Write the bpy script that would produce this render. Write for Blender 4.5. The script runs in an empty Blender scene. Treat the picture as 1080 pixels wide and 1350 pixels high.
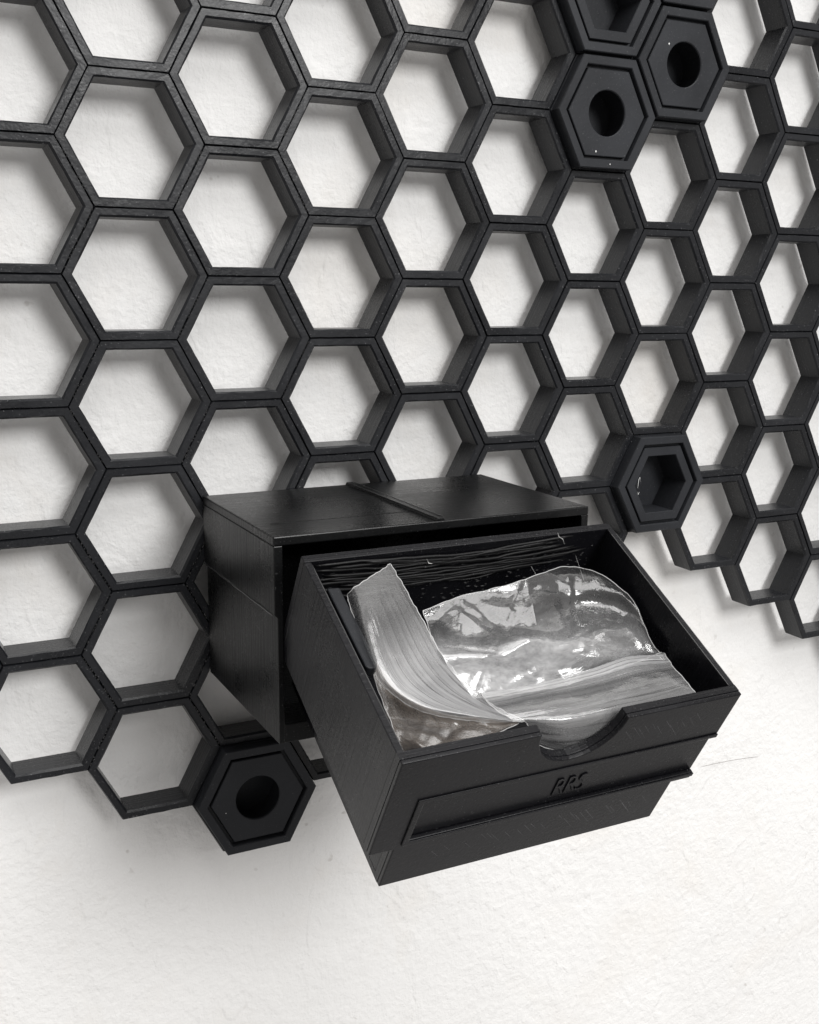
import bpy, bmesh, math, random
from mathutils import Vector, Matrix, noise

random.seed(7)
S = 0.001                                   # all lengths below are in millimetres
scene = bpy.context.scene
col = scene.collection

# ------------------------------------------------------------------ camera
cam_data = bpy.data.cameras.new("camera")
cam_data.sensor_fit = 'HORIZONTAL'
cam_data.sensor_width = 36.0
cam_data.lens = 36.0 * 1451.0 / 1080.0
cam_data.clip_start = 0.01
cam_data.clip_end = 20.0
cam = bpy.data.objects.new("camera", cam_data)
cam.location = (-28.4585 * S, -205.546 * S, -37.003 * S)
cam.rotation_euler = (math.radians(78.42445), math.radians(-0.54713), math.radians(-26.9958))
col.objects.link(cam)
scene.camera = cam

# ------------------------------------------------------------------ light
world = bpy.data.worlds.new("World")
scene.world = world
world.use_nodes = True
bg = world.node_tree.nodes["Background"]
bg.inputs[0].default_value = (1.0, 0.968, 0.94, 1)
bg.inputs[1].default_value = 0.44

def area(name, loc, target, size, power, colour):
    d = bpy.data.lights.new(name, 'AREA')
    d.shape = 'RECTANGLE'
    d.size, d.size_y = size
    d.energy = power
    d.color = colour
    o = bpy.data.objects.new(name, d)
    o.location = Vector(loc) * S
    o.rotation_euler = (Vector(target) - Vector(loc)).to_track_quat('-Z', 'Y').to_euler()
    col.objects.link(o)
    return o

area("window_light", (285, -830, 320), (80, 0, -70), (0.31, 0.31), 5.6, (1.0, 0.995, 0.985))
area("ceiling_bounce", (200, -460, 830), (80, 0, -80), (0.9, 0.75), 8.2, (1.0, 0.99, 0.98))  # soft lamp added to stand for bounce off the unseen ceiling

vs = scene.view_settings
vs.view_transform = 'Standard'
vs.look = 'None'
vs.exposure = 0.10
vs.gamma = 1.0

# ------------------------------------------------------------------ helpers
def link(o, parent=None):
    col.objects.link(o)
    if parent is not None:
        o.parent = parent
    return o

def tag(o, label, cat, group=None):
    o["label"] = label
    o["category"] = cat
    if group:
        o["group"] = group
    return o

def empty(name, loc=(0, 0, 0), rot=(0, 0, 0)):
    o = bpy.data.objects.new(name, None)
    o.empty_display_size = 0.01
    o.location = Vector(loc) * S
    o.rotation_euler = rot
    return link(o)

def mesh_from(name, verts, faces, mat, smooth=False):
    me = bpy.data.meshes.new(name)
    me.from_pydata([tuple(c * S for c in v) for v in verts], [], faces)
    if mat:
        me.materials.append(mat)
    if smooth:
        for p in me.polygons:
            p.use_smooth = True
    me.update()
    return me

def clean(me):
    bm = bmesh.new()
    bm.from_mesh(me)
    bmesh.ops.recalc_face_normals(bm, faces=bm.faces)
    bm.to_mesh(me)
    bm.free()
    return me

def obj(name, me, parent=None, bevel=0.0, seg=2):
    o = bpy.data.objects.new(name, me)
    link(o, parent)
    if bevel:
        m = o.modifiers.new("bevel", 'BEVEL')
        m.width = bevel * S
        m.segments = seg
        m.limit_method = 'ANGLE'
        m.angle_limit = math.radians(35)
        m.use_clamp_overlap = True
    return o

def box_mesh(name, x0, x1, y0, y1, z0, z1, mat):
    v = [(x, y, z) for x in (x0, x1) for y in (y0, y1) for z in (z0, z1)]
    f = [(0, 1, 3, 2), (4, 6, 7, 5), (0, 4, 5, 1), (2, 3, 7, 6), (0, 2, 6, 4), (1, 5, 7, 3)]
    return clean(mesh_from(name, v, f, mat))

def prism_mesh(name, poly, axis, a0, a1, mat):
    """closed 2-D outline extruded along an axis: 'y' takes (x, z) points, 'x' (y, z), 'z' (x, y)"""
    def put(p, a):
        if axis == 'y':
            return (p[0], a, p[1])
        if axis == 'x':
            return (a, p[0], p[1])
        return (p[0], p[1], a)
    n = len(poly)
    v = [put(p, a0) for p in poly] + [put(p, a1) for p in poly]
    f = [tuple(range(n)), tuple(range(2 * n - 1, n - 1, -1))]
    f += [(i, (i + 1) % n, n + (i + 1) % n, n + i) for i in range(n)]
    return clean(mesh_from(name, v, f, mat))

def tube(verts, faces, path, r, sides=5, taper=True):
    """append a thin tube along path to verts / faces"""
    base = len(verts)
    n = len(path)
    for i, p in enumerate(path):
        p = Vector(p)
        a = Vector(path[max(i - 1, 0)])
        b = Vector(path[min(i + 1, n - 1)])
        t = (b - a).normalized() if (b - a).length > 1e-9 else Vector((1, 0, 0))
        u = t.orthogonal().normalized()
        w = t.cross(u)
        rr = r * (0.35 if taper and i in (0, n - 1) else 1.0)
        for k in range(sides):
            ang = 2 * math.pi * k / sides
            verts.append(tuple(p + (u * math.cos(ang) + w * math.sin(ang)) * rr))
    for i in range(n - 1):
        for k in range(sides):
            a = base + i * sides + k
            b = base + i * sides + (k + 1) % sides
            faces.append((a, b, b + sides, a + sides))
    faces.append(tuple(base + k for k in range(sides))[::-1])
    faces.append(tuple(base + (n - 1) * sides + k for k in range(sides)))

def blob(verts, faces, c, r, squash=(1, 1, 1)):
    base = len(verts)
    for d in ((1, 0, 0), (-1, 0, 0), (0, 1, 0), (0, -1, 0), (0, 0, 1), (0, 0, -1)):
        verts.append(tuple(c[k] + d[k] * r * squash[k] for k in range(3)))
    for f in ((0, 2, 4), (2, 1, 4), (1, 3, 4), (3, 0, 4), (2, 0, 5), (1, 2, 5), (3, 1, 5), (0, 3, 5)):
        faces.append(tuple(base + i for i in f))

# ------------------------------------------------------------------ materials
class NT:
    def __init__(self, name):
        self.mat = bpy.data.materials.new(name)
        self.mat.use_nodes = True
        self.t = self.mat.node_tree
        self.t.nodes.clear()
        self.out = self.n('ShaderNodeOutputMaterial')
    def n(self, kind, **kw):
        nd = self.t.nodes.new(kind)
        for k, v in kw.items():
            setattr(nd, k, v)
        return nd
    def l(self, a, b):
        self.t.links.new(a, b)
    def coord(self, kind='Object', scale=(1, 1, 1)):
        tc = self.n('ShaderNodeTexCoord')
        mp = self.n('ShaderNodeMapping')
        mp.inputs['Scale'].default_value = scale
        self.l(tc.outputs[kind], mp.inputs['Vector'])
        return mp.outputs[0]
    def noise(self, vec, scale, detail=4, rough=0.55, dist=0.0):
        nd = self.n('ShaderNodeTexNoise')
        nd.inputs['Scale'].default_value = scale
        nd.inputs['Detail'].default_value = detail
        nd.inputs['Roughness'].default_value = rough
        nd.inputs['Distortion'].default_value = dist
        self.l(vec, nd.inputs['Vector'])
        return nd.outputs[0]
    def ramp(self, fac, stops):
        r = self.n('ShaderNodeValToRGB')
        cr = r.color_ramp
        while len(cr.elements) > 1:
            cr.elements.remove(cr.elements[-1])
        cr.elements[0].position = stops[0][0]
        cr.elements[0].color = stops[0][1] if len(stops[0][1]) == 4 else (*stops[0][1], 1)
        for p, c in stops[1:]:
            e = cr.elements.new(p)
            e.color = c if len(c) == 4 else (*c, 1)
        self.l(fac, r.inputs[0])
        return r.outputs[0]
    def math(self, op, a, b=None):
        m = self.n('ShaderNodeMath', operation=op)
        for i, v in enumerate((a, b)):
            if v is None:
                continue
            if isinstance(v, (int, float)):
                m.inputs[i].default_value = v
            else:
                self.l(v, m.inputs[i])
        return m.outputs[0]
    def bump(self, height, strength, dist, prev=None):
        b = self.n('ShaderNodeBump')
        b.inputs['Strength'].default_value = strength
        b.inputs['Distance'].default_value = dist * S
        self.l(height, b.inputs['Height'])
        if prev is not None:
            self.l(prev, b.inputs['Normal'])
        return b.outputs[0]

def g(v):
    return (v, v, v, 1)

def make_plastic(name, base, rough, axis, lines=0.3, grain=0.3, spec=0.3, speck_amt=0.26):
    """black printed plastic: straight layer lines of uneven height along one axis, speckled gloss, specks of dirt and painted glints"""
    m = NT(name)
    p = m.n('ShaderNodeBsdfPrincipled')
    tc = m.n('ShaderNodeTexCoord')
    oi = m.n('ShaderNodeObjectInfo')
    add = m.n('ShaderNodeVectorMath', operation='ADD')
    m.l(tc.outputs['Object'], add.inputs[0])
    m.l(oi.outputs['Random'], add.inputs[1])
    co = add.outputs[0]
    def mapped(sc):
        mp = m.n('ShaderNodeMapping')
        mp.inputs['Scale'].default_value = sc
        m.l(co, mp.inputs['Vector'])
        return mp.outputs[0]
    long_, fine_ = 2.5, 1900.0
    sc = {'X': (fine_, long_, long_), 'Y': (long_, fine_, long_), 'Z': (long_, long_, fine_)}[axis]
    ln = m.noise(mapped(sc), 1.0, 3, 0.6)
    n1 = m.noise(co, 1700, 3, 0.6)
    n2 = m.noise(co, 60, 4, 0.6)
    sp = m.noise(co, 3000, 2, 0.5)
    dust_glints = m.ramp(sp, [(0.0, g(0)), (0.665, g(0)), (0.78, g(1))])  # pale specks in the colour, partly painted glints
    tone = m.ramp(n2, [(0.3, g(0.8)), (0.7, g(1.25))])
    mx = m.n('ShaderNodeMix', data_type='RGBA', blend_type='MULTIPLY')
    mx.inputs['Factor'].default_value = 1.0
    mx.inputs['A'].default_value = (*base, 1)
    m.l(tone, mx.inputs['B'])
    mx2 = m.n('ShaderNodeMix', data_type='RGBA')
    m.l(m.math('MULTIPLY', dust_glints, speck_amt), mx2.inputs['Factor'])
    m.l(mx.outputs['Result'], mx2.inputs['A'])
    mx2.inputs['B'].default_value = (0.30, 0.30, 0.31, 1)
    m.l(mx2.outputs['Result'], p.inputs['Base Color'])
    rr = m.ramp(m.math('ADD', m.math('MULTIPLY', n2, 0.6), m.math('MULTIPLY', n1, 0.4)),
                [(0.3, g(rough - 0.08)), (0.7, g(rough + 0.12))])
    m.l(rr, p.inputs['Roughness'])
    p.inputs['Specular IOR Level'].default_value = spec
    b = m.bump(ln, lines, 0.10)
    b = m.bump(n1, grain, 0.07, b)
    m.l(b, p.inputs['Normal'])
    m.l(p.outputs[0], m.out.inputs['Surface'])
    return m.mat

PANEL = make_plastic('black_panel_plastic', (0.0105, 0.0112, 0.0132), 0.29, 'Y', 0.6, 0.6, 0.27, 0.5)
INSERT = make_plastic('black_insert_plastic', (0.0195, 0.0208, 0.0240), 0.42, 'Y', 0.4, 0.4, 0.20, 0.2)
SHELL = make_plastic('black_cabinet_plastic', (0.0055, 0.0057, 0.0060), 0.28, 'Y', 1.0, 0.3, 0.24, 0.3)
DRAWER = make_plastic('black_drawer_plastic', (0.0052, 0.0052, 0.0066), 0.28, 'Y', 0.8, 0.35, 0.22, 0.3)
GLOSSY = make_plastic('dull_black_strand', (0.006, 0.006, 0.0065), 0.45, 'Z', 0.1, 0.15, 0.25)
BEAD = make_plastic('shiny_black_bead', (0.03, 0.03, 0.031), 0.2, 'Z', 0.0, 0.05, 0.8)

def make_scuff():
    m = NT('pale_scuff')
    p = m.n('ShaderNodeBsdfPrincipled')
    p.inputs['Base Color'].default_value = (0.17, 0.17, 0.18, 1)
    p.inputs['Roughness'].default_value = 0.5
    m.l(p.outputs[0], m.out.inputs['Surface'])
    return m.mat
SCUFF = make_scuff()

def make_dust():
    m = NT('white_fleck')
    p = m.n('ShaderNodeBsdfPrincipled')
    p.inputs['Base Color'].default_value = (0.75, 0.75, 0.74, 1)
    p.inputs['Roughness'].default_value = 0.6
    m.l(p.outputs[0], m.out.inputs['Surface'])
    return m.mat
FLECK = make_dust()

def make_fibre():
    m = NT('dark_fibre')
    p = m.n('ShaderNodeBsdfPrincipled')
    p.inputs['Base Color'].default_value = (0.25, 0.23, 0.22, 1)
    p.inputs['Roughness'].default_value = 0.6
    m.l(p.outputs[0], m.out.inputs['Surface'])
    return m.mat
FIBRE = make_fibre()

def make_wall():
    m = NT('white_plaster')
    p = m.n('ShaderNodeBsdfPrincipled')
    co = m.coord('Object')
    cs = m.coord('Object', (1.0, 1.0, 0.55))
    big = m.noise(co, 14, 4, 0.55)
    mid = m.noise(cs, 75, 5, 0.6, 0.6)
    fine = m.noise(co, 420, 4, 0.65)
    lump = m.noise(cs, 170, 3, 0.5, 0.8)
    tone = m.ramp(big, [(0.3, (0.805, 0.801, 0.794)), (0.7, (0.85, 0.847, 0.841))])
    # small grey-brown scuffs and pits
    spots = m.ramp(m.noise(co, 330, 2, 0.4), [(0.0, g(0)), (0.705, g(0)), (0.76, g(1))])
    gate = m.ramp(m.noise(co, 45, 3, 0.5), [(0.45, g(0)), (0.62, g(1))])
    mx = m.n('ShaderNodeMix', data_type='RGBA')
    m.l(m.math('MULTIPLY', m.math('MULTIPLY', spots, gate), 0.42), mx.inputs['Factor'])
    m.l(tone, mx.inputs['A'])
    mx.inputs['B'].default_value = (0.42, 0.39, 0.36, 1)
    st = m.n('ShaderNodeMix', data_type='RGBA')
    m.l(m.ramp(m.noise(co, 22, 5, 0.65, 0.5), [(0.52, g(0)), (0.75, g(0.55))]), st.inputs['Factor'])
    m.l(mx.outputs['Result'], st.inputs['A'])
    st.inputs['B'].default_value = (0.76, 0.725, 0.68, 1)
    m.l(st.outputs['Result'], p.inputs['Base Color'])
    p.inputs['Roughness'].default_value = 0.75
    p.inputs['Specular IOR Level'].default_value = 0.25
    ridges = m.ramp(lump, [(0.52, g(0)), (0.66, g(1))])
    b = m.bump(big, 0.35, 3.0)
    b = m.bump(mid, 0.45, 1.2, b)
    b = m.bump(ridges, 0.45, 0.25, b)
    b = m.bump(fine, 0.9, 0.42, b)
    b = m.bump(m.noise(co, 1100, 3, 0.6), 0.5, 0.10, b)
    m.l(b, p.inputs['Normal'])
    m.l(p.outputs[0], m.out.inputs['Surface'])
    return m.mat
WALL = make_wall()

def make_film(name, tint, along, across, streak, patch, rough, streak_amt, contrast, fine, ribs=None):
    """clear packaging film: see-through, painted whiter where light would catch it (along / across give
    that whiteness over its length and width), with streaks along its length and a sharp gloss"""
    m = NT(name)
    uv = m.coord('UV', (streak[0], streak[1], 1))
    uv2 = m.coord('UV', (1, 1, 1))
    sep = m.n('ShaderNodeSeparateXYZ')
    m.l(uv2, sep.inputs[0])
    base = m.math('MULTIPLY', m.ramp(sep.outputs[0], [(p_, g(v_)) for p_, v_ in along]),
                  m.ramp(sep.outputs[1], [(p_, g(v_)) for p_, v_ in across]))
    st = m.noise(uv, 1.0, 2.5, 0.5, 0.0)
    pa = m.noise(uv2, patch, 4, 0.6, 0.4)
    pf = m.noise(uv2, patch * 9, 3, 0.6, 0.2)
    var = m.math('ADD', m.math('MULTIPLY', st, streak_amt), m.math('MULTIPLY', pa, 1.0 - streak_amt))
    var = m.math('ADD', m.math('MULTIPLY', var, 1.0 - fine), m.math('MULTIPLY', pf, fine))
    var = m.math('MULTIPLY', m.math('SUBTRACT', var, 0.5), contrast)
    # the painted highlight brightness breaks up more where it is stronger
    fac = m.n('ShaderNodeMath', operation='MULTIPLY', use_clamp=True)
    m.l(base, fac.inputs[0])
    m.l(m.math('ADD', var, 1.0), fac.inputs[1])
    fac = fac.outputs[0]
    if ribs:
        rb = m.noise(m.coord('UV', (ribs[0], ribs[1], 1)), 1.0, 1.0, 0.4, 0.0)
        lines = m.ramp(rb, [(0.0, g(1)), (0.455, g(1)), (0.475, g(0.35)), (0.495, g(1)), (0.56, g(1)), (0.575, g(0.5)), (0.59, g(1))])
        fac = m.math('MULTIPLY', fac, lines)
    b = m.bump(st, 0.5 * streak_amt, 0.16)
    b = m.bump(pa, 0.10, 0.4, b)
    b = m.bump(pf, 1.6 * fine, 0.12, b)
    tr = m.n('ShaderNodeBsdfTransparent')
    tr.inputs[0].default_value = (0.97, 0.97, 0.97, 1)
    df = m.n('ShaderNodeBsdfDiffuse')
    df.inputs[0].default_value = (*tint, 1)
    tl = m.n('ShaderNodeBsdfTranslucent')
    tl.inputs[0].default_value = (*tint, 1)
    dt = m.n('ShaderNodeMixShader')
    dt.inputs[0].default_value = 0.25
    m.l(df.outputs[0], dt.inputs[1])
    m.l(tl.outputs[0], dt.inputs[2])
    body = m.n('ShaderNodeMixShader')
    m.l(fac, body.inputs[0])
    m.l(tr.outputs[0], body.inputs[1])
    m.l(dt.outputs[0], body.inputs[2])
    gl = m.n('ShaderNodeBsdfGlossy')
    gl.inputs['Color'].default_value = (1, 1, 1, 1)
    gl.inputs['Roughness'].default_value = rough
    fr = m.n('ShaderNodeLayerWeight')
    fr.inputs['Blend'].default_value = 0.5
    refl = m.ramp(fr.outputs['Facing'], [(0.0, g(0.08)), (0.5, g(0.12)), (0.8, g(0.28)), (1.0, g(0.6))])
    top = m.n('ShaderNodeMixShader')
    m.l(refl, top.inputs[0])
    m.l(body.outputs[0], top.inputs[1])
    m.l(gl.outputs[0], top.inputs[2])
    for nd in (df, tl, gl, fr):
        m.l(b, nd.inputs['Normal'])
    m.l(top.outputs[0], m.out.inputs['Surface'])
    return m.mat

WHITE = (0.86, 0.86, 0.87)
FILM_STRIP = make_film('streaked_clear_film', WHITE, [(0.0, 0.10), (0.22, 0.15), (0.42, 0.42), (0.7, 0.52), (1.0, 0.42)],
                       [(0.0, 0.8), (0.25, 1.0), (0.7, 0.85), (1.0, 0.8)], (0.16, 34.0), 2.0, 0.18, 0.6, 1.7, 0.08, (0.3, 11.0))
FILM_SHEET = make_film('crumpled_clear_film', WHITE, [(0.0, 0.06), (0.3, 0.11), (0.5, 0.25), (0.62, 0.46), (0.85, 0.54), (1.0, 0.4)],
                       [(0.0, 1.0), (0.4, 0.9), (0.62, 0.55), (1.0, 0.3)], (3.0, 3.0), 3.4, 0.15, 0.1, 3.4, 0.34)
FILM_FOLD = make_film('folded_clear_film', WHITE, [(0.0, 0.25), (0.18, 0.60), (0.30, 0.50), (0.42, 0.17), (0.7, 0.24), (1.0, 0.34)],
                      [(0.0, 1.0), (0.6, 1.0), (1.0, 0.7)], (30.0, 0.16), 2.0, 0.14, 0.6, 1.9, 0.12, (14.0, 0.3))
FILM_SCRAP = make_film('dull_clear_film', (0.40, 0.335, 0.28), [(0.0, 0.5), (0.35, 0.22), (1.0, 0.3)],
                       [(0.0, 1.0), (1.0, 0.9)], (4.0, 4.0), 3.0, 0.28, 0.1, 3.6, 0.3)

def make_edge():
    m = NT('film_edge_glint')
    p = m.n('ShaderNodeBsdfPrincipled')
    p.inputs['Base Color'].default_value = (0.78, 0.78, 0.78, 1)  # pale colour stands in for light caught on the film's edges
    p.inputs['Roughness'].default_value = 0.25
    t = m.n('ShaderNodeBsdfTransparent')
    mx = m.n('ShaderNodeMixShader')
    mx.inputs[0].default_value = 0.55
    m.l(t.outputs[0], mx.inputs[1])
    m.l(p.outputs[0], mx.inputs[2])
    m.l(mx.outputs[0], m.out.inputs['Surface'])
    return m.mat
FILM_EDGE = make_edge()

# ------------------------------------------------------------------ the wall
WALL_Y = 9.5
def build_wall():
    x0, x1, z0, z1, st = -420.0, 760.0, -560.0, 420.0, 5.0
    nx, nz = int((x1 - x0) / st) + 1, int((z1 - z0) / st) + 1
    v, f = [], []
    for k in range(nz):
        for i in range(nx):
            x, z = x0 + i * st, z0 + k * st
            d = noise.noise((x * 0.02, 3.1, z * 0.016)) * 0.5 + noise.noise((x * 0.06, 9.0, z * 0.05)) * 0.18
            v.append((x, WALL_Y + d, z))
    for k in range(nz - 1):
        for i in range(nx - 1):
            a = k * nx + i
            f.append((a, a + 1, a + nx + 1, a + nx))
    o = obj('wall', mesh_from('wall', v, f, WALL, True))
    o["kind"] = "structure"
build_wall()

# ------------------------------------------------------------------ hexagon maths
PITCH = 23.6
COLW = PITCH * math.sqrt(3) / 2
def hexv(s):
    """six corners (x, z) of a flat-topped hexagon with half height s"""
    a, r = 0.60 * s, 1.132 * s
    return [(r, 0), (a, s), (-a, s), (-r, 0), (-a, -s), (a, -s)]
def cell_pos(i, j):
    return (COLW * i, 0.0, -PITCH * (j + (0.5 if i % 2 else 0.0)))

def hex_lathe(name, prof, mat, closed=True, cap_last=False):
    """profile of (half height, y) pairs swept round the hexagon"""
    v, f = [], []
    n = len(prof)
    for s, y in prof:
        for x, z in hexv(s):
            v.append((x, y, z))
    rng = range(n) if closed else range(n - 1)
    for i in rng:
        for k in range(6):
            a, b = i * 6 + k, i * 6 + (k + 1) % 6
            c, d = ((i + 1) % n) * 6 + (k + 1) % 6, ((i + 1) % n) * 6 + k
            f.append((a, b, c, d))
    if cap_last:
        f.append(tuple((n - 1) * 6 + k for k in range(6)))
    return clean(mesh_from(name, v, f, mat))

# ------------------------------------------------------------------ the honeycomb panel
DEPTH = 6.6
panel = empty('honeycomb_panel', (0, 0, 0))
tag(panel, 'black plastic honeycomb panel of open hexagons mounted on the white wall', 'wall panel')
def cell_variant(seed):
    """one printed hexagon: rim edges wander a little, groove depth differs from cell to cell"""
    rnd = random.Random(seed)
    gd, gw, ic = rnd.uniform(0.40, 0.80), rnd.uniform(0.12, 0.20), rnd.uniform(0.30, 0.46)
    prof = [(11.785, DEPTH, 0.0), (11.785, gd, 0.0), (11.785 - gw, 0.0, 0.05), (10.06 + ic, 0.0, 0.05), (10.10, ic, 0.03), (10.03, DEPTH, 0.0)]
    NS = 7
    v, f = [], []
    for q, (sz, y, wob) in enumerate(prof):
        hv = hexv(sz)
        for k in range(6):
            a_, b_ = Vector(hv[k]), Vector(hv[(k + 1) % 6])
            nrm = Vector((-(b_ - a_).y, (b_ - a_).x)).normalized()
            for e in range(NS):
                p_ = a_.lerp(b_, e / NS)
                w_ = wob * noise.noise((p_.x * 0.45 + seed * 3.7, p_.y * 0.45, q * 5.3)) * 2.0
                p_ = p_ + nrm * w_
                v.append((p_.x, y + (wob * 0.8 * noise.noise((p_.x * 0.5, p_.y * 0.5 + seed * 2.9, 4.0)) if wob else 0.0), p_.y))
    n_, m_ = len(prof), 6 * NS
    for i_ in range(n_):
        for k in range(m_):
            f.append((i_ * m_ + k, i_ * m_ + (k + 1) % m_, ((i_ + 1) % n_) * m_ + (k + 1) % m_, ((i_ + 1) % n_) * m_ + k))
    return clean(mesh_from('hexagon_cell', v, f, PANEL))
cell_meshes = [cell_variant(k) for k in range(10)]
MAXJ = {-3: 4, -2: 4, -1: 4, 0: 5, 1: 5, 2: 6, 3: 5, 4: 5, 5: 4, 6: 4, 7: 3, 8: 4, 9: 4, 10: 5, 11: 5, 12: 6}
for i in range(-2, 13):
    for j in range(-3, MAXJ[i] + 1):
        c = obj('hexagon_cell', random.choice(cell_meshes), panel)
        p = cell_pos(i, j)
        c.location = Vector((p[0], random.uniform(-0.05, 0.05), p[2])) * S

# little beads of plastic along the print seams between cells
def seam_beads():
    v, f = [], []
    for i in range(-1, 5):
        for j in range(0, 6):
            if j > MAXJ[i]:
                continue
            cx, _, cz = cell_pos(i, j)
            h = [(x + cx, z + cz) for x, z in hexv(11.8)]
            for k in (2, 3):
                nb = (j + (1 if i % 2 else 0)) if k == 3 else j
                if nb > MAXJ.get(i - 1, 9):
                    continue
                if random.random() < 0.55 or (i > 2 and random.random() < 0.5):
                    continue
                a, b = Vector(h[k]), Vector(h[(k + 1) % 6])
                t = 0.06
                while t < 0.95:
                    q = a.lerp(b, t)
                    blob(v, f, (q.x + random.gauss(0, 0.06), -0.04, q.y + random.gauss(0, 0.06)),
                         random.uniform(0.10, 0.22), (1.0, 1.2, 1.4))
                    t += random.uniform(0.025, 0.06) * (3 if random.random() < 0.15 else 1)
    o = obj('seam_beads', mesh_from('seam_beads', v, f, BEAD), panel)
    o["kind"] = "stuff"
seam_beads()

# ------------------------------------------------------------------ inserts in the panel
PROUD = 2.6
flange_mesh = hex_lathe('flange', [(11.42, -0.06), (11.42, -PROUD + 0.2), (11.25, -PROUD), (9.75, -PROUD),
                                   (9.6, -PROUD + 0.15), (9.5, -1.1), (9.0, -1.1), (9.0, 6.2), (9.85, 6.2), (9.85, -0.06)], INSERT)
def core_round_mesh():
    hs = hexv(8.9)
    angs = []
    va = [math.atan2(z, x) % (2 * math.pi) for x, z in hs] + [2 * math.pi]
    pts = []
    for k in range(6):
        a, b = Vector(hs[k]), Vector(hs[(k + 1) % 6])
        for q in range(8):
            pts.append(a.lerp(b, q / 8))
    n = len(pts)
    R = 4.75
    v, f = [], []
    rings = [('h', 1.0, 6.1), ('h', 1.0, -PROUD + 0.55), ('h', 0.985, -PROUD + 0.42),
             ('c', R + 0.18, -PROUD + 0.42), ('c', R, -PROUD + 0.6), ('c', R * 1.02, -PROUD + 1.2), ('c', R * 1.35, -PROUD + 2.0), ('c', R * 1.3, 5.6)]
    for kind, r, y in rings:
        for p in pts:
            if kind == 'h':
                v.append((p.x * r, y, p.y * r))
            else:
                a = math.atan2(p.y, p.x)
                v.append((math.cos(a) * r, y, math.sin(a) * r))
    for i in range(len(rings) - 1):
        for k in range(n):
            f.append((i * n + k, i * n + (k + 1) % n, (i + 1) * n + (k + 1) % n, (i + 1) * n + k))
    f.append(tuple((len(rings) - 1) * n + k for k in range(n)))
    return clean(mesh_from('core', v, f, INSERT))
core_round = core_round_mesh()
core_hex = hex_lathe('core', [(8.9, 6.1), (8.9, -PROUD + 0.55), (8.8, -PROUD + 0.42), (6.95, -PROUD + 0.42),
                              (6.8, -PROUD + 0.6), (6.7, 5.6)], INSERT, closed=False, cap_last=True)
fl_v, fl_f = [], []
blob(fl_v, fl_f, (0, 0, 0), 0.26, (1.0, 0.5, 1.3))
fleck_mesh = mesh_from('dust_fleck', fl_v, fl_f, FLECK)

def insert(i, j, kind, label, flecks=()):
    p = cell_pos(i, j)
    t = empty('hexagon_insert', p)
    tag(t, label, 'insert', 'hexagon inserts plugged into the honeycomb panel')
    obj('flange', flange_mesh, t)
    obj('core', core_round if kind == 'round' else core_hex, t)
    for x, z, y, sc in flecks:
        d = obj('dust_fleck', fleck_mesh, t)
        d.location = Vector((x, y, z)) * S
        d.scale = (sc, sc, sc)
    return t
yf, yc = -PROUD - 0.03, -PROUD + 0.39
insert(6, -1, 'hex', 'hexagon insert with open hexagonal hole, cut off at the top of the picture')
insert(6, 0, 'round', 'round-holed black insert directly under the hollow one at the top',
       [(-2.6, -8.0, yc, 0.8), (1.0, -10.5, yf, 0.55)])
insert(7, -1, 'round', 'round-holed black insert at upper right, highest of those with a round hole',
       [(-4.6, 3.9, yc, 0.8)])
insert(7, -2, 'hex', 'hexagon insert of which only the lower rim shows at the top edge')
ins = insert(7, 3, 'hex', 'hollow hexagon insert beside the top right corner of the drawer cabinet')
insert(2, 6, 'round', 'round-holed insert at the lower edge of the panel, under the cabinet', [(-7.0, -2.0, yc, 0.4)])

# thin strings of plastic left inside the hollow insert
for pth, rad in (([(-6.9, -2.2, -0.6), (-6.2, -1.6, 1.4), (-5.6, -1.2, 1.8), (-5.1, -1.0, 0.6)], 0.06),
                 ([(-7.0, -2.3, -1.4), (-6.4, -1.8, -2.2), (-5.8, -1.5, -1.7)], 0.06)):
    v, f = [], []
    tube(v, f, pth, rad)
    obj('plastic_string', mesh_from('plastic_string', v, f, FLECK), ins)

# ------------------------------------------------------------------ the cabinet the drawer slides into
SX0, SX1, SZ0, SZ1, SD, ST = 31.4, 94.2, -113.3, -77.2, 40.0, 1.6
cab = empty('drawer_cabinet', ((SX0 + SX1) / 2, 0, SZ0))
tag(cab, 'black plastic box with open front fixed to the honeycomb panel, holding the drawer', 'cabinet')
ox, oz = (SX0 + SX1) / 2, SZ0
W2, HH = (SX1 - SX0) / 2, SZ1 - SZ0
YB, YF = -0.25, -SD
obj('top_panel', box_mesh('top_panel', -W2, W2, YF, YB, HH - ST, HH, SHELL), cab, 0.22)
midz = -91.0 - oz
for sg in (-1, 1):
    prof = [(sg * (W2 - 0.02), HH - ST), (sg * (W2 - 0.02), midz + 0.5), (sg * (W2 - 0.55), midz - 0.05), (sg * (W2 - 0.55), 0.0),
            (sg * (W2 - ST), 0.0), (sg * (W2 - ST), HH - ST)]
    obj('side_panel', prism_mesh('side_panel', prof, 'y', YF + 0.02, YB, SHELL), cab, 0.15)
obj('floor_panel', box_mesh('floor_panel', -W2 + ST, W2 - ST, YF + 0.05, YB, 0.0, 3.4, SHELL), cab, 0.2)
obj('back_panel', box_mesh('back_panel', -W2 + ST, W2 - ST, YB - 1.4, YB, 3.4, HH - ST, SHELL), cab)
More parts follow.
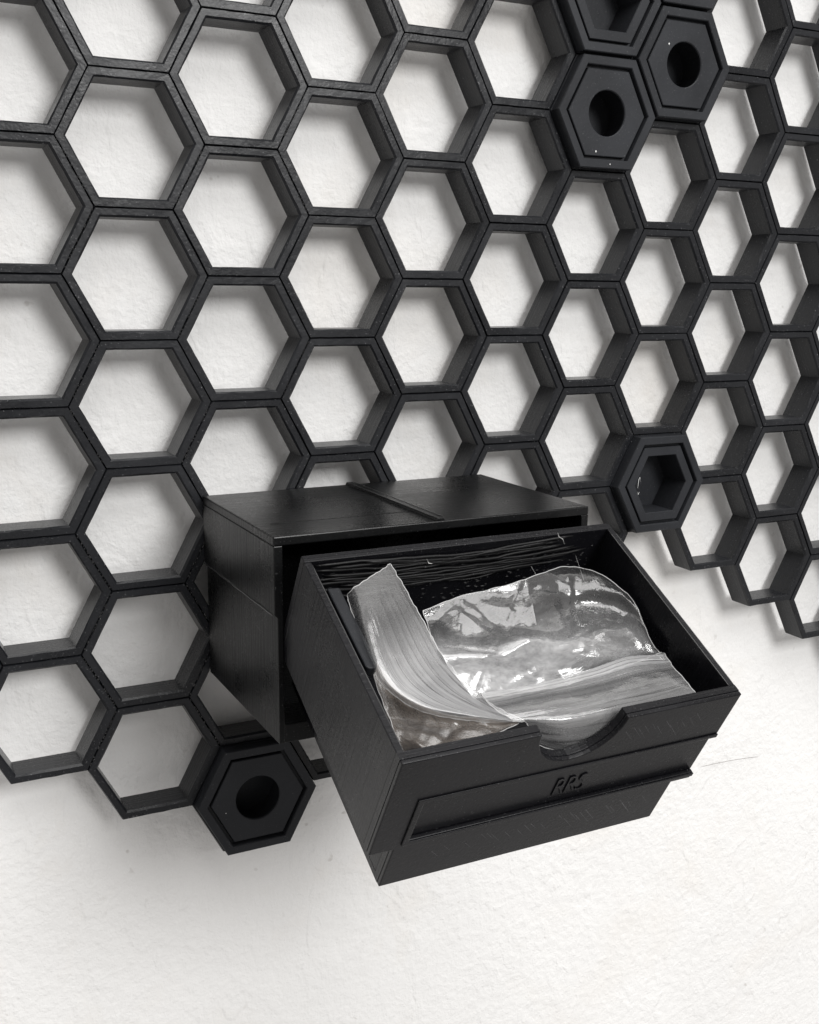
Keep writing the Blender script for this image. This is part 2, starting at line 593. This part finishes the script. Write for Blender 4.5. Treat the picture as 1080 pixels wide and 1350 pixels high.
# joining ridge over the top and shiny tubes added as edge glints
obj('ridge', prism_mesh('ridge', [(-1.25, HH), (-0.95, HH + 0.55), (0.35, HH + 0.55), (0.65, HH)], 'y', YF + 0.1, YB - 0.2, SHELL), cab, 0.1)
for rx in (-1.0, 0.42):
    v, f = [], []
    tube(v, f, [(rx + 0.03 * math.sin(k * 1.7), YF + 0.3 + k * 1.3, HH + 0.56) for k in range(31)], 0.09)
    obj('ridge_glint', mesh_from('ridge_glint', v, f, BEAD, True), cab)
obj('ridge', box_mesh('ridge', -W2 + 3.0, -1.6, -30.4, -30.15, HH, HH + 0.07, SHELL), cab)
v, f = [], []
tube(v, f, [(-W2 - 0.02, y, midz + 0.36 + 0.05 * math.sin(y * 0.7)) for y in [YB - k * 1.3 for k in range(31)]], 0.14)
obj('side_glint', mesh_from('side_glint', v, f, BEAD), cab)  # shiny tube added as the highlight along the side's step

# ------------------------------------------------------------------ the drawer
DW, DL, DH1, DH, KI = 59.6, 41.25, 21.3, 31.0, 3.95
TILT = 0.518
DO = (33.0, -48.2, -78.65)
drawer = empty('drawer', DO, (TILT, 0, 0))
tag(drawer, 'black plastic drawer pulled out and tipped forward, scraps of clear film inside', 'drawer')
TW, TF, TB = 1.15, 1.65, 1.5
LAY = 0.8
def front_outline(open_slot):
    pts = [(0.0, 0.0)]
    cx, r = 29.9, 7.6
    pts.append((cx - r, 0.0))
    for k in range(1, 20):
        a = math.pi + math.pi * k / 20
        pts.append((cx + r * math.cos(a), r * math.sin(a)))
    pts += [(cx + r, 0.0), (DW, 0.0)]
    if open_slot:
        pts += [(DW, -10.3), (6.0, -10.3), (6.0, -19.7), (DW, -19.7)]
    pts += [(DW, -DH1), (DW - KI, -DH1), (DW - KI, -DH), (KI, -DH), (KI, -DH1), (0.0, -DH1)]
    return pts
front = obj('front_panel', prism_mesh('front_panel', front_outline(False), 'y', -DL + LAY, -DL + TF + 0.35, DRAWER), drawer)
face = obj('front_face', prism_mesh('front_face', front_outline(True), 'y', -DL, -DL + LAY, DRAWER), front, 0.18)
# thin raised border round the label slot, open at the right
frm = [(5.0, -9.5), (DW - 0.05, -9.5), (DW - 0.05, -10.3), (6.0, -10.3), (6.0, -19.7), (DW - 0.05, -19.7), (DW - 0.05, -20.5), (5.0, -20.5)]
obj('label_border', prism_mesh('label_border', frm, 'y', -DL - 0.28, -DL, DRAWER), front, 0.1)
# raised lettering in the label slot
cu = bpy.data.curves.new('lettering', 'FONT')
cu.body = "RRS"
cu.size = 7.6 * S
cu.extrude = 0.14 * S
cu.offset = -0.16 * S
cu.bevel_depth = 0.06 * S
cu.bevel_resolution = 1
cu.align_x = 'CENTER'
cu.space_character = 0.86
tmp = bpy.data.objects.new('lettering_curve', cu)
col.objects.link(tmp)
bpy.context.view_layer.update()
dg = bpy.context.evaluated_depsgraph_get()
lm = bpy.data.meshes.new_from_object(tmp.evaluated_get(dg))
bpy.data.objects.remove(tmp)
lm.materials.clear()
lm.materials.append(DRAWER)
let = obj('lettering', lm, front)
let.location = Vector((33.4, -DL + LAY - 0.12, -17.8)) * S
let.rotation_euler = (math.pi / 2, 0, 0)
let.scale = (0.54, 0.8, 0.5)

y0, y1 = -DL + TF + 0.35, -TB
for sg in (0, 1):
    def mx(x):
        return x if sg == 0 else DW - x
    prof = [(mx(0), 0), (mx(0), -DH1), (mx(KI), -DH1), (mx(KI), -DH + 1.2), (mx(KI + TW), -DH + 1.2), (mx(KI + TW), -DH1 + TW),
            (mx(TW), -DH1 + TW), (mx(TW), 0)]
    obj('side_wall', prism_mesh('side_wall', prof, 'y', y0, y1, DRAWER), drawer, 0.14)
obj('floor', box_mesh('floor', KI, DW - KI, y0, y1, -DH, -DH + 1.2, DRAWER), drawer)
bo = [(0, 0), (DW, 0), (DW, -DH1), (DW - KI, -DH1), (DW - KI, -DH), (KI, -DH), (KI, -DH1), (0, -DH1)]
back = obj('back_wall', prism_mesh('back_wall', bo, 'y', -TB, 0.0, DRAWER), drawer, 0.14)
# sagging strands and loose loops printed into the inside of the back wall
random.seed(11)
for k in range(15):
    z = -0.6 - k * 0.5 + random.uniform(-0.2, 0.2)
    xa = random.uniform(2, 16) if k % 3 else 2.0
    xb = DW - random.uniform(2, 14)
    if k > 12:
        xa = random.uniform(2, 25)
        xb = xa + random.uniform(14, 30)
    path = []
    n = 26
    ph = random.uniform(0, 6)
    for q in range(n):
        t = q / (n - 1)
        path.append((xa + (min(xb, DW - 2) - xa) * t,
                     -TB - 0.12 - 0.25 * abs(math.sin(5 * t + ph)) - random.uniform(0, 0.08),
                     z - 1.0 * math.sin(math.pi * t) * random.uniform(0.85, 1.15) + 0.22 * math.sin(9 * t + ph)))
    v, f = [], []
    tube(v, f, path, random.uniform(0.16, 0.34), 7)
    obj('strand', mesh_from('strand', v, f, GLOSSY, True), back)
v, f = [], []
for k in range(260):
    c = random.randint(0, 26)
    x = 3.5 + c * 2.05 + random.gauss(0, 0.35)
    z = random.uniform(-12.5, -3.0)
    blob(v, f, (x, -TB - 0.05, z), random.uniform(0.07, 0.14), (random.uniform(2.0, 4.5), 0.9, 0.8))
o = obj('print_blobs', mesh_from('print_blobs', v, f, GLOSSY), back)
o["kind"] = "stuff"
v, f = [], []
tube(v, f, [(47.2, -TB - 0.4, 0.8), (47.6, -TB - 0.6, 0.0), (48.6, -TB - 0.7, -0.6), (49.4, -TB - 0.8, -1.8)], 0.05)
obj('plastic_string', mesh_from('plastic_string', v, f, FLECK), back)
for pth, rad in (([(22.0, -TB - 0.5, -1.9), (22.4, -TB - 0.8, -2.6), (23.2, -TB - 0.7, -2.9)], 0.07),
                 ([(44.0, -TB - 0.8, -6.4), (45.4, -TB - 1.6, -8.2)], 0.05),
                 ([(53.0, -TB - 0.8, -5.0), (56.0, -TB - 2.8, -10.4)], 0.045)):
    v, f = [], []
    tube(v, f, pth, rad)
    obj('plastic_string', mesh_from('plastic_string', v, f, FLECK), back)

# shiny tubes added as glints along the top of the side walls
for sg, xe in ((0, TW - 0.05), (1, DW - TW + 0.05), (2, DW - 0.08)):
    v, f = [], []
    tube(v, f, [(xe + 0.03 * noise.noise((k * 0.6, sg * 3.0, 0)), -TB - 0.4 - k * 1.2, -0.06 + 0.03 * noise.noise((k * 0.8, 5.0, sg))) for k in range(32)], 0.11)
    obj('rim_glint', mesh_from('rim_glint', v, f, BEAD, True), drawer)

# rubbed scratches on the front face
v, f = [], []
def scratch(x, z, ln, w):
    dx, dz = ln * 0.85, -ln
    b = len(v)
    y = -DL - 0.012
    v.extend([(x, y, z), (x + w, y, z), (x + dx + w * 0.4, y, z + dz), (x + dx, y, z + dz)])
    f.append((b, b + 1, b + 2, b + 3))
x = 8.0
while x < 50.5:
    t = (x - 8.0) / 42.0
    if random.random() < 0.35 + 0.6 * t:
        scratch(x, -22.8 - random.uniform(0.0, 1.6), random.uniform(2.0, 4.6) * (0.45 + 0.55 * t), random.uniform(0.03, 0.055))
    x += random.uniform(0.9, 1.4)
x = 38.5
while x < 53.0:
    if random.random() < 0.75:
        scratch(x, -2.6 - random.uniform(0, 1.6), random.uniform(1.0, 3.4), random.uniform(0.03, 0.05))
    x += random.uniform(0.9, 1.5)
o = obj('scratches', mesh_from('scratches', v, f, SCUFF), face)
o["kind"] = "stuff"

# ------------------------------------------------------------------ what lies in the drawer
DM = Matrix.Translation(Vector(DO)) @ Matrix.Rotation(TILT, 4, 'X')
def in_drawer(name, loc):
    o = empty(name)
    o.location = (DM @ Vector(loc)) * S
    o.rotation_euler = (TILT, 0, 0)
    return o

# dark bar against the left wall
bar = in_drawer('plastic_bar', (4.4, -13.2, -4.0))
tag(bar, 'short dark grey bar lying against the left inner side of the drawer', 'bar')
pl = [(-1.05, 8.6), (1.05, 8.4), (1.05, -7.7), (0.8, -8.4), (0.2, -8.8), (-0.6, -8.7), (-1.05, -8.2)]
obj('bar_body', prism_mesh('bar_body', pl, 'z', -0.9, 0.9, INSERT), bar, 0.25)

def catmull(p0, p1, p2, p3, t):
    return 0.5 * ((2 * p1) + (-p0 + p2) * t + (2 * p0 - 5 * p1 + 4 * p2 - p3) * t * t + (-p0 + 3 * p1 - 3 * p2 + p3) * t ** 3)
def spline(pts, t):
    n = len(pts) - 1
    k = min(int(t * n), n - 1)
    u = t * n - k
    return catmull(pts[max(k - 1, 0)], pts[k], pts[k + 1], pts[min(k + 2, n)], u)

def film_piece(name, label, ctrl, mat, nu, nv, crumple, seed, freq=0.25, sharp=True, lim=(1.5, 58.2), folds=()):
    ctrl = [[Vector(p) for p in r] for r in ctrl]
    org = sum((sum(r, Vector()) / len(r) for r in ctrl), Vector()) / len(ctrl)
    rnd = random.Random(seed * 13 + 5)
    creases = list(folds)
    for k in range(18):
        r0 = ctrl[rnd.randrange(len(ctrl))]
        c0 = r0[rnd.randrange(len(r0))]
        an = rnd.uniform(0, math.pi)
        creases.append((c0.x + rnd.uniform(-2, 2), c0.y + rnd.uniform(-2, 2), math.cos(an), math.sin(an),
                        rnd.choice((-1, 1)) * rnd.uniform(0.16, 0.42), rnd.uniform(0.35, 1.3)))
    grid = []
    for a in range(nv + 1):
        row = []
        tv = a / nv
        for b in range(nu + 1):
            tu = b / nu
            p = spline([spline(r, tu) for r in ctrl], tv)
            q = p * freq + Vector((seed * 7.3, seed * 3.1, seed))
            fade = min(1.0, 6 * min(tv, 1 - tv) + 0.35) * min(1.0, 6 * min(tu, 1 - tu) + 0.35)
            if sharp:
                d = 0.0
                for (cx, cy, nx, ny, slope, reach) in creases:
                    d += slope * (min(abs((p.x - cx) * nx + (p.y - cy) * ny), reach) - reach * 0.5)
                d *= crumple
                d += noise.noise(q * 3.0) * 0.08 + noise.noise(q * 9.0) * 0.03
            else:
                d = noise.noise(q) * crumple + noise.noise(q * 3.0) * crumple * 0.25
            p = p + Vector((0.15, 0.25, 1.0)).normalized() * d * fade
            # ragged cut edges
            if a in (0, nv) or b in (0, nu):
                p += Vector((noise.noise(q * 5), noise.noise(q * 5 + Vector((9, 9, 9))), 0)) * 0.25
            p.x = min(max(p.x, lim[0]), lim[1])
            p.y = max(p.y, -38.95)
            row.append(p - org)
        grid.append(row)
    v = [tuple(p) for r in grid for p in r]
    w = nu + 1
    f = [(a * w + b, a * w + b + 1, (a + 1) * w + b + 1, (a + 1) * w + b) for a in range(nv) for b in range(nu)]
    me = mesh_from('film', v, f, mat, True)
    uvl = me.uv_layers.new(name='UVMap')
    for poly in me.polygons:
        for li in poly.loop_indices:
            vi = me.loops[li].vertex_index
            uvl.data[li].uv = ((vi // w) / nv, (vi % w) / nu)
    t = in_drawer(name, org)
    tag(t, label, 'plastic film', 'scraps of clear film in the drawer')
    body = obj('film', me, t)
    ring = [grid[0][b] for b in range(w)] + [grid[a][nu] for a in range(1, nv + 1)] + \
           [grid[nv][b] for b in range(nu - 1, -1, -1)] + [grid[a][0] for a in range(nv - 1, 0, -1)]
    ev, ef = [], []
    tube(ev, ef, ring + [ring[0]], 0.065, 4, False)
    obj('cut_edge_glint', mesh_from('cut_edge_glint', ev, ef, FILM_EDGE, True), t)  # pale tube added to brighten the film's outline like a glint
    return t

STRIP = [
    [(5.8, -7.0, -3.0), (6.6, -7.1, -1.2), (10.4, -5.4, -0.8), (14.7, -2.9, -1.0)],
    [(5.3, -13.1, -3.5), (5.5, -14.3, -1.3), (10.1, -12.4, -1.2), (15.4, -9.8, -2.0)],
    [(4.9, -19.9, -4.0), (4.9, -21.4, -2.0), (10.3, -18.9, -2.5), (16.7, -14.7, -4.0)],
    [(5.6, -23.8, -5.0), (5.4, -25.9, -2.6), (11.0, -24.2, -3.6), (17.8, -20.0, -5.5)],
    [(9.0, -28.8, -5.5), (8.2, -30.0, -2.8), (13.4, -28.5, -4.0), (19.5, -25.9, -6.0)],
    [(14.2, -32.3, -5.0), (13.1, -33.0, -2.6), (16.9, -32.8, -3.4), (21.1, -31.1, -5.0)],
    [(21.2, -35.4, -4.0), (20.9, -36.2, -2.6), (21.9, -36.2, -2.8), (23.2, -36.2, -3.2)]]
SHEET = [
    [(19.4, -9.1, -6.5), (27.1, -7.8, -5.5), (39.3, -7.3, -4.0), (49.7, -4.4, -5.5), (54.6, -8.0, -4.6), (57.4, -13.3, -4.6)],
    [(19.5, -11.1, -7.5), (27.1, -11.1, -6.0), (38.4, -10.5, -4.8), (47.5, -9.7, -5.0), (54.4, -12.2, -4.4), (57.4, -16.3, -4.8)],
    [(17.7, -16.1, -6.0), (26.3, -15.6, -7.0), (37.1, -15.5, -5.5), (48.1, -13.1, -7.5), (55.0, -15.2, -6.9), (57.1, -20.0, -6.0)],
    [(17.1, -20.4, -5.0), (25.3, -21.5, -5.5), (33.9, -21.4, -4.5), (44.0, -20.5, -6.0), (52.1, -21.1, -6.2), (56.6, -24.0, -6.5)],
    [(18.8, -23.0, -7.0), (26.2, -23.7, -7.5), (35.6, -24.0, -7.5), (46.3, -24.2, -7.0), (53.4, -24.1, -7.0), (57.2, -25.0, -7.0)],
    [(21.2, -26.4, -9.0), (26.6, -26.5, -9.0), (36.4, -26.9, -9.0), (46.7, -26.1, -9.0), (54.1, -25.3, -8.5), (57.9, -26.6, -7.6)]]
FOLD = [
    [(20.7, -27.3, -7.5), (29.8, -28.4, -7.0), (41.5, -28.0, -6.5), (48.8, -27.2, -6.5), (57.3, -25.7, -6.5)],
    [(20.1, -28.5, -5.0), (29.0, -29.0, -4.4), (40.7, -28.4, -3.8), (48.2, -27.5, -3.8), (55.8, -27.9, -4.6)],
    [(19.3, -32.4, -3.0), (27.5, -32.7, -2.6), (38.6, -32.6, -2.2), (46.0, -32.2, -2.2), (54.4, -31.4, -3.4)],
    [(20.7, -35.4, -2.6), (27.1, -36.1, -2.0), (37.8, -36.0, -1.6), (45.7, -35.7, -1.8), (54.4, -34.4, -3.0)],
    [(23.4, -36.5, -3.4), (28.9, -38.4, -3.0), (37.8, -38.8, -2.6), (46.1, -38.5, -2.6), (54.8, -37.3, -3.2)],
    [(27.8, -36.6, -9.5), (32.5, -38.2, -10.5), (40.1, -38.6, -9.0), (48.7, -37.9, -5.0), (57.5, -36.3, -6.0)]]
SCRAP = [
    [(6.2, -19.7, -4.5), (7.9, -25.8, -4.8), (12.2, -30.4, -5.0), (17.0, -33.1, -4.2), (22.2, -36.0, -3.2)],
    [(5.0, -22.0, -5.0), (6.9, -26.8, -6.5), (11.1, -31.9, -6.0), (16.3, -34.8, -4.6), (21.8, -36.0, -3.6)],
    [(5.2, -25.7, -6.5), (6.4, -29.5, -7.5), (10.2, -34.0, -6.0), (15.3, -35.7, -5.0), (19.7, -36.3, -4.0)],
    [(5.0, -30.0, -7.0), (6.1, -32.6, -8.0), (9.2, -36.0, -6.0), (14.1, -36.8, -5.0), (17.7, -37.0, -4.4)],
    [(5.4, -32.4, -8.0), (6.6, -34.0, -9.0), (10.1, -36.1, -8.0), (14.8, -36.7, -7.0), (17.9, -37.1, -6.0)]]
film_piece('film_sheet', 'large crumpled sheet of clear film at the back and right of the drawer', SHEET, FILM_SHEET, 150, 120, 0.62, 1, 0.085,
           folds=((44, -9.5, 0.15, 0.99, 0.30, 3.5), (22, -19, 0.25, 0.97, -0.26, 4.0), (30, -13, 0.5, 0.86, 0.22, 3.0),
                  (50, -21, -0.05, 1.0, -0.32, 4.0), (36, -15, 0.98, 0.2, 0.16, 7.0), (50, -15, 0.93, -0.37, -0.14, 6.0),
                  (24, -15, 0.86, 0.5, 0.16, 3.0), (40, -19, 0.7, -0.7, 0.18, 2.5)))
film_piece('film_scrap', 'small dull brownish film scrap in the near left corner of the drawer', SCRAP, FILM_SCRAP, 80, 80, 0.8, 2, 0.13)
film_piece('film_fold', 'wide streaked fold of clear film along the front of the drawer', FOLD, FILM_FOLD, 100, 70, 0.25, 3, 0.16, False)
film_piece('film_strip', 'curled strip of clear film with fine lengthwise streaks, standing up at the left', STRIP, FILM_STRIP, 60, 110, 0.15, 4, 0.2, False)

# ------------------------------------------------------------------ a hair stuck to the wall
v, f = [], []
pth = [(172.0 + 21.5 * t, WALL_Y - 0.75, -165.4 - 1.2 * t + 0.35 * math.sin(3.0 * t)) for t in [k / 14 for k in range(15)]]
tube(v, f, pth, 0.055)
o = obj('fibre', mesh_from('fibre', v, f, FIBRE))
tag(o, 'single thin hair stuck to the white wall right of the drawer', 'hair')
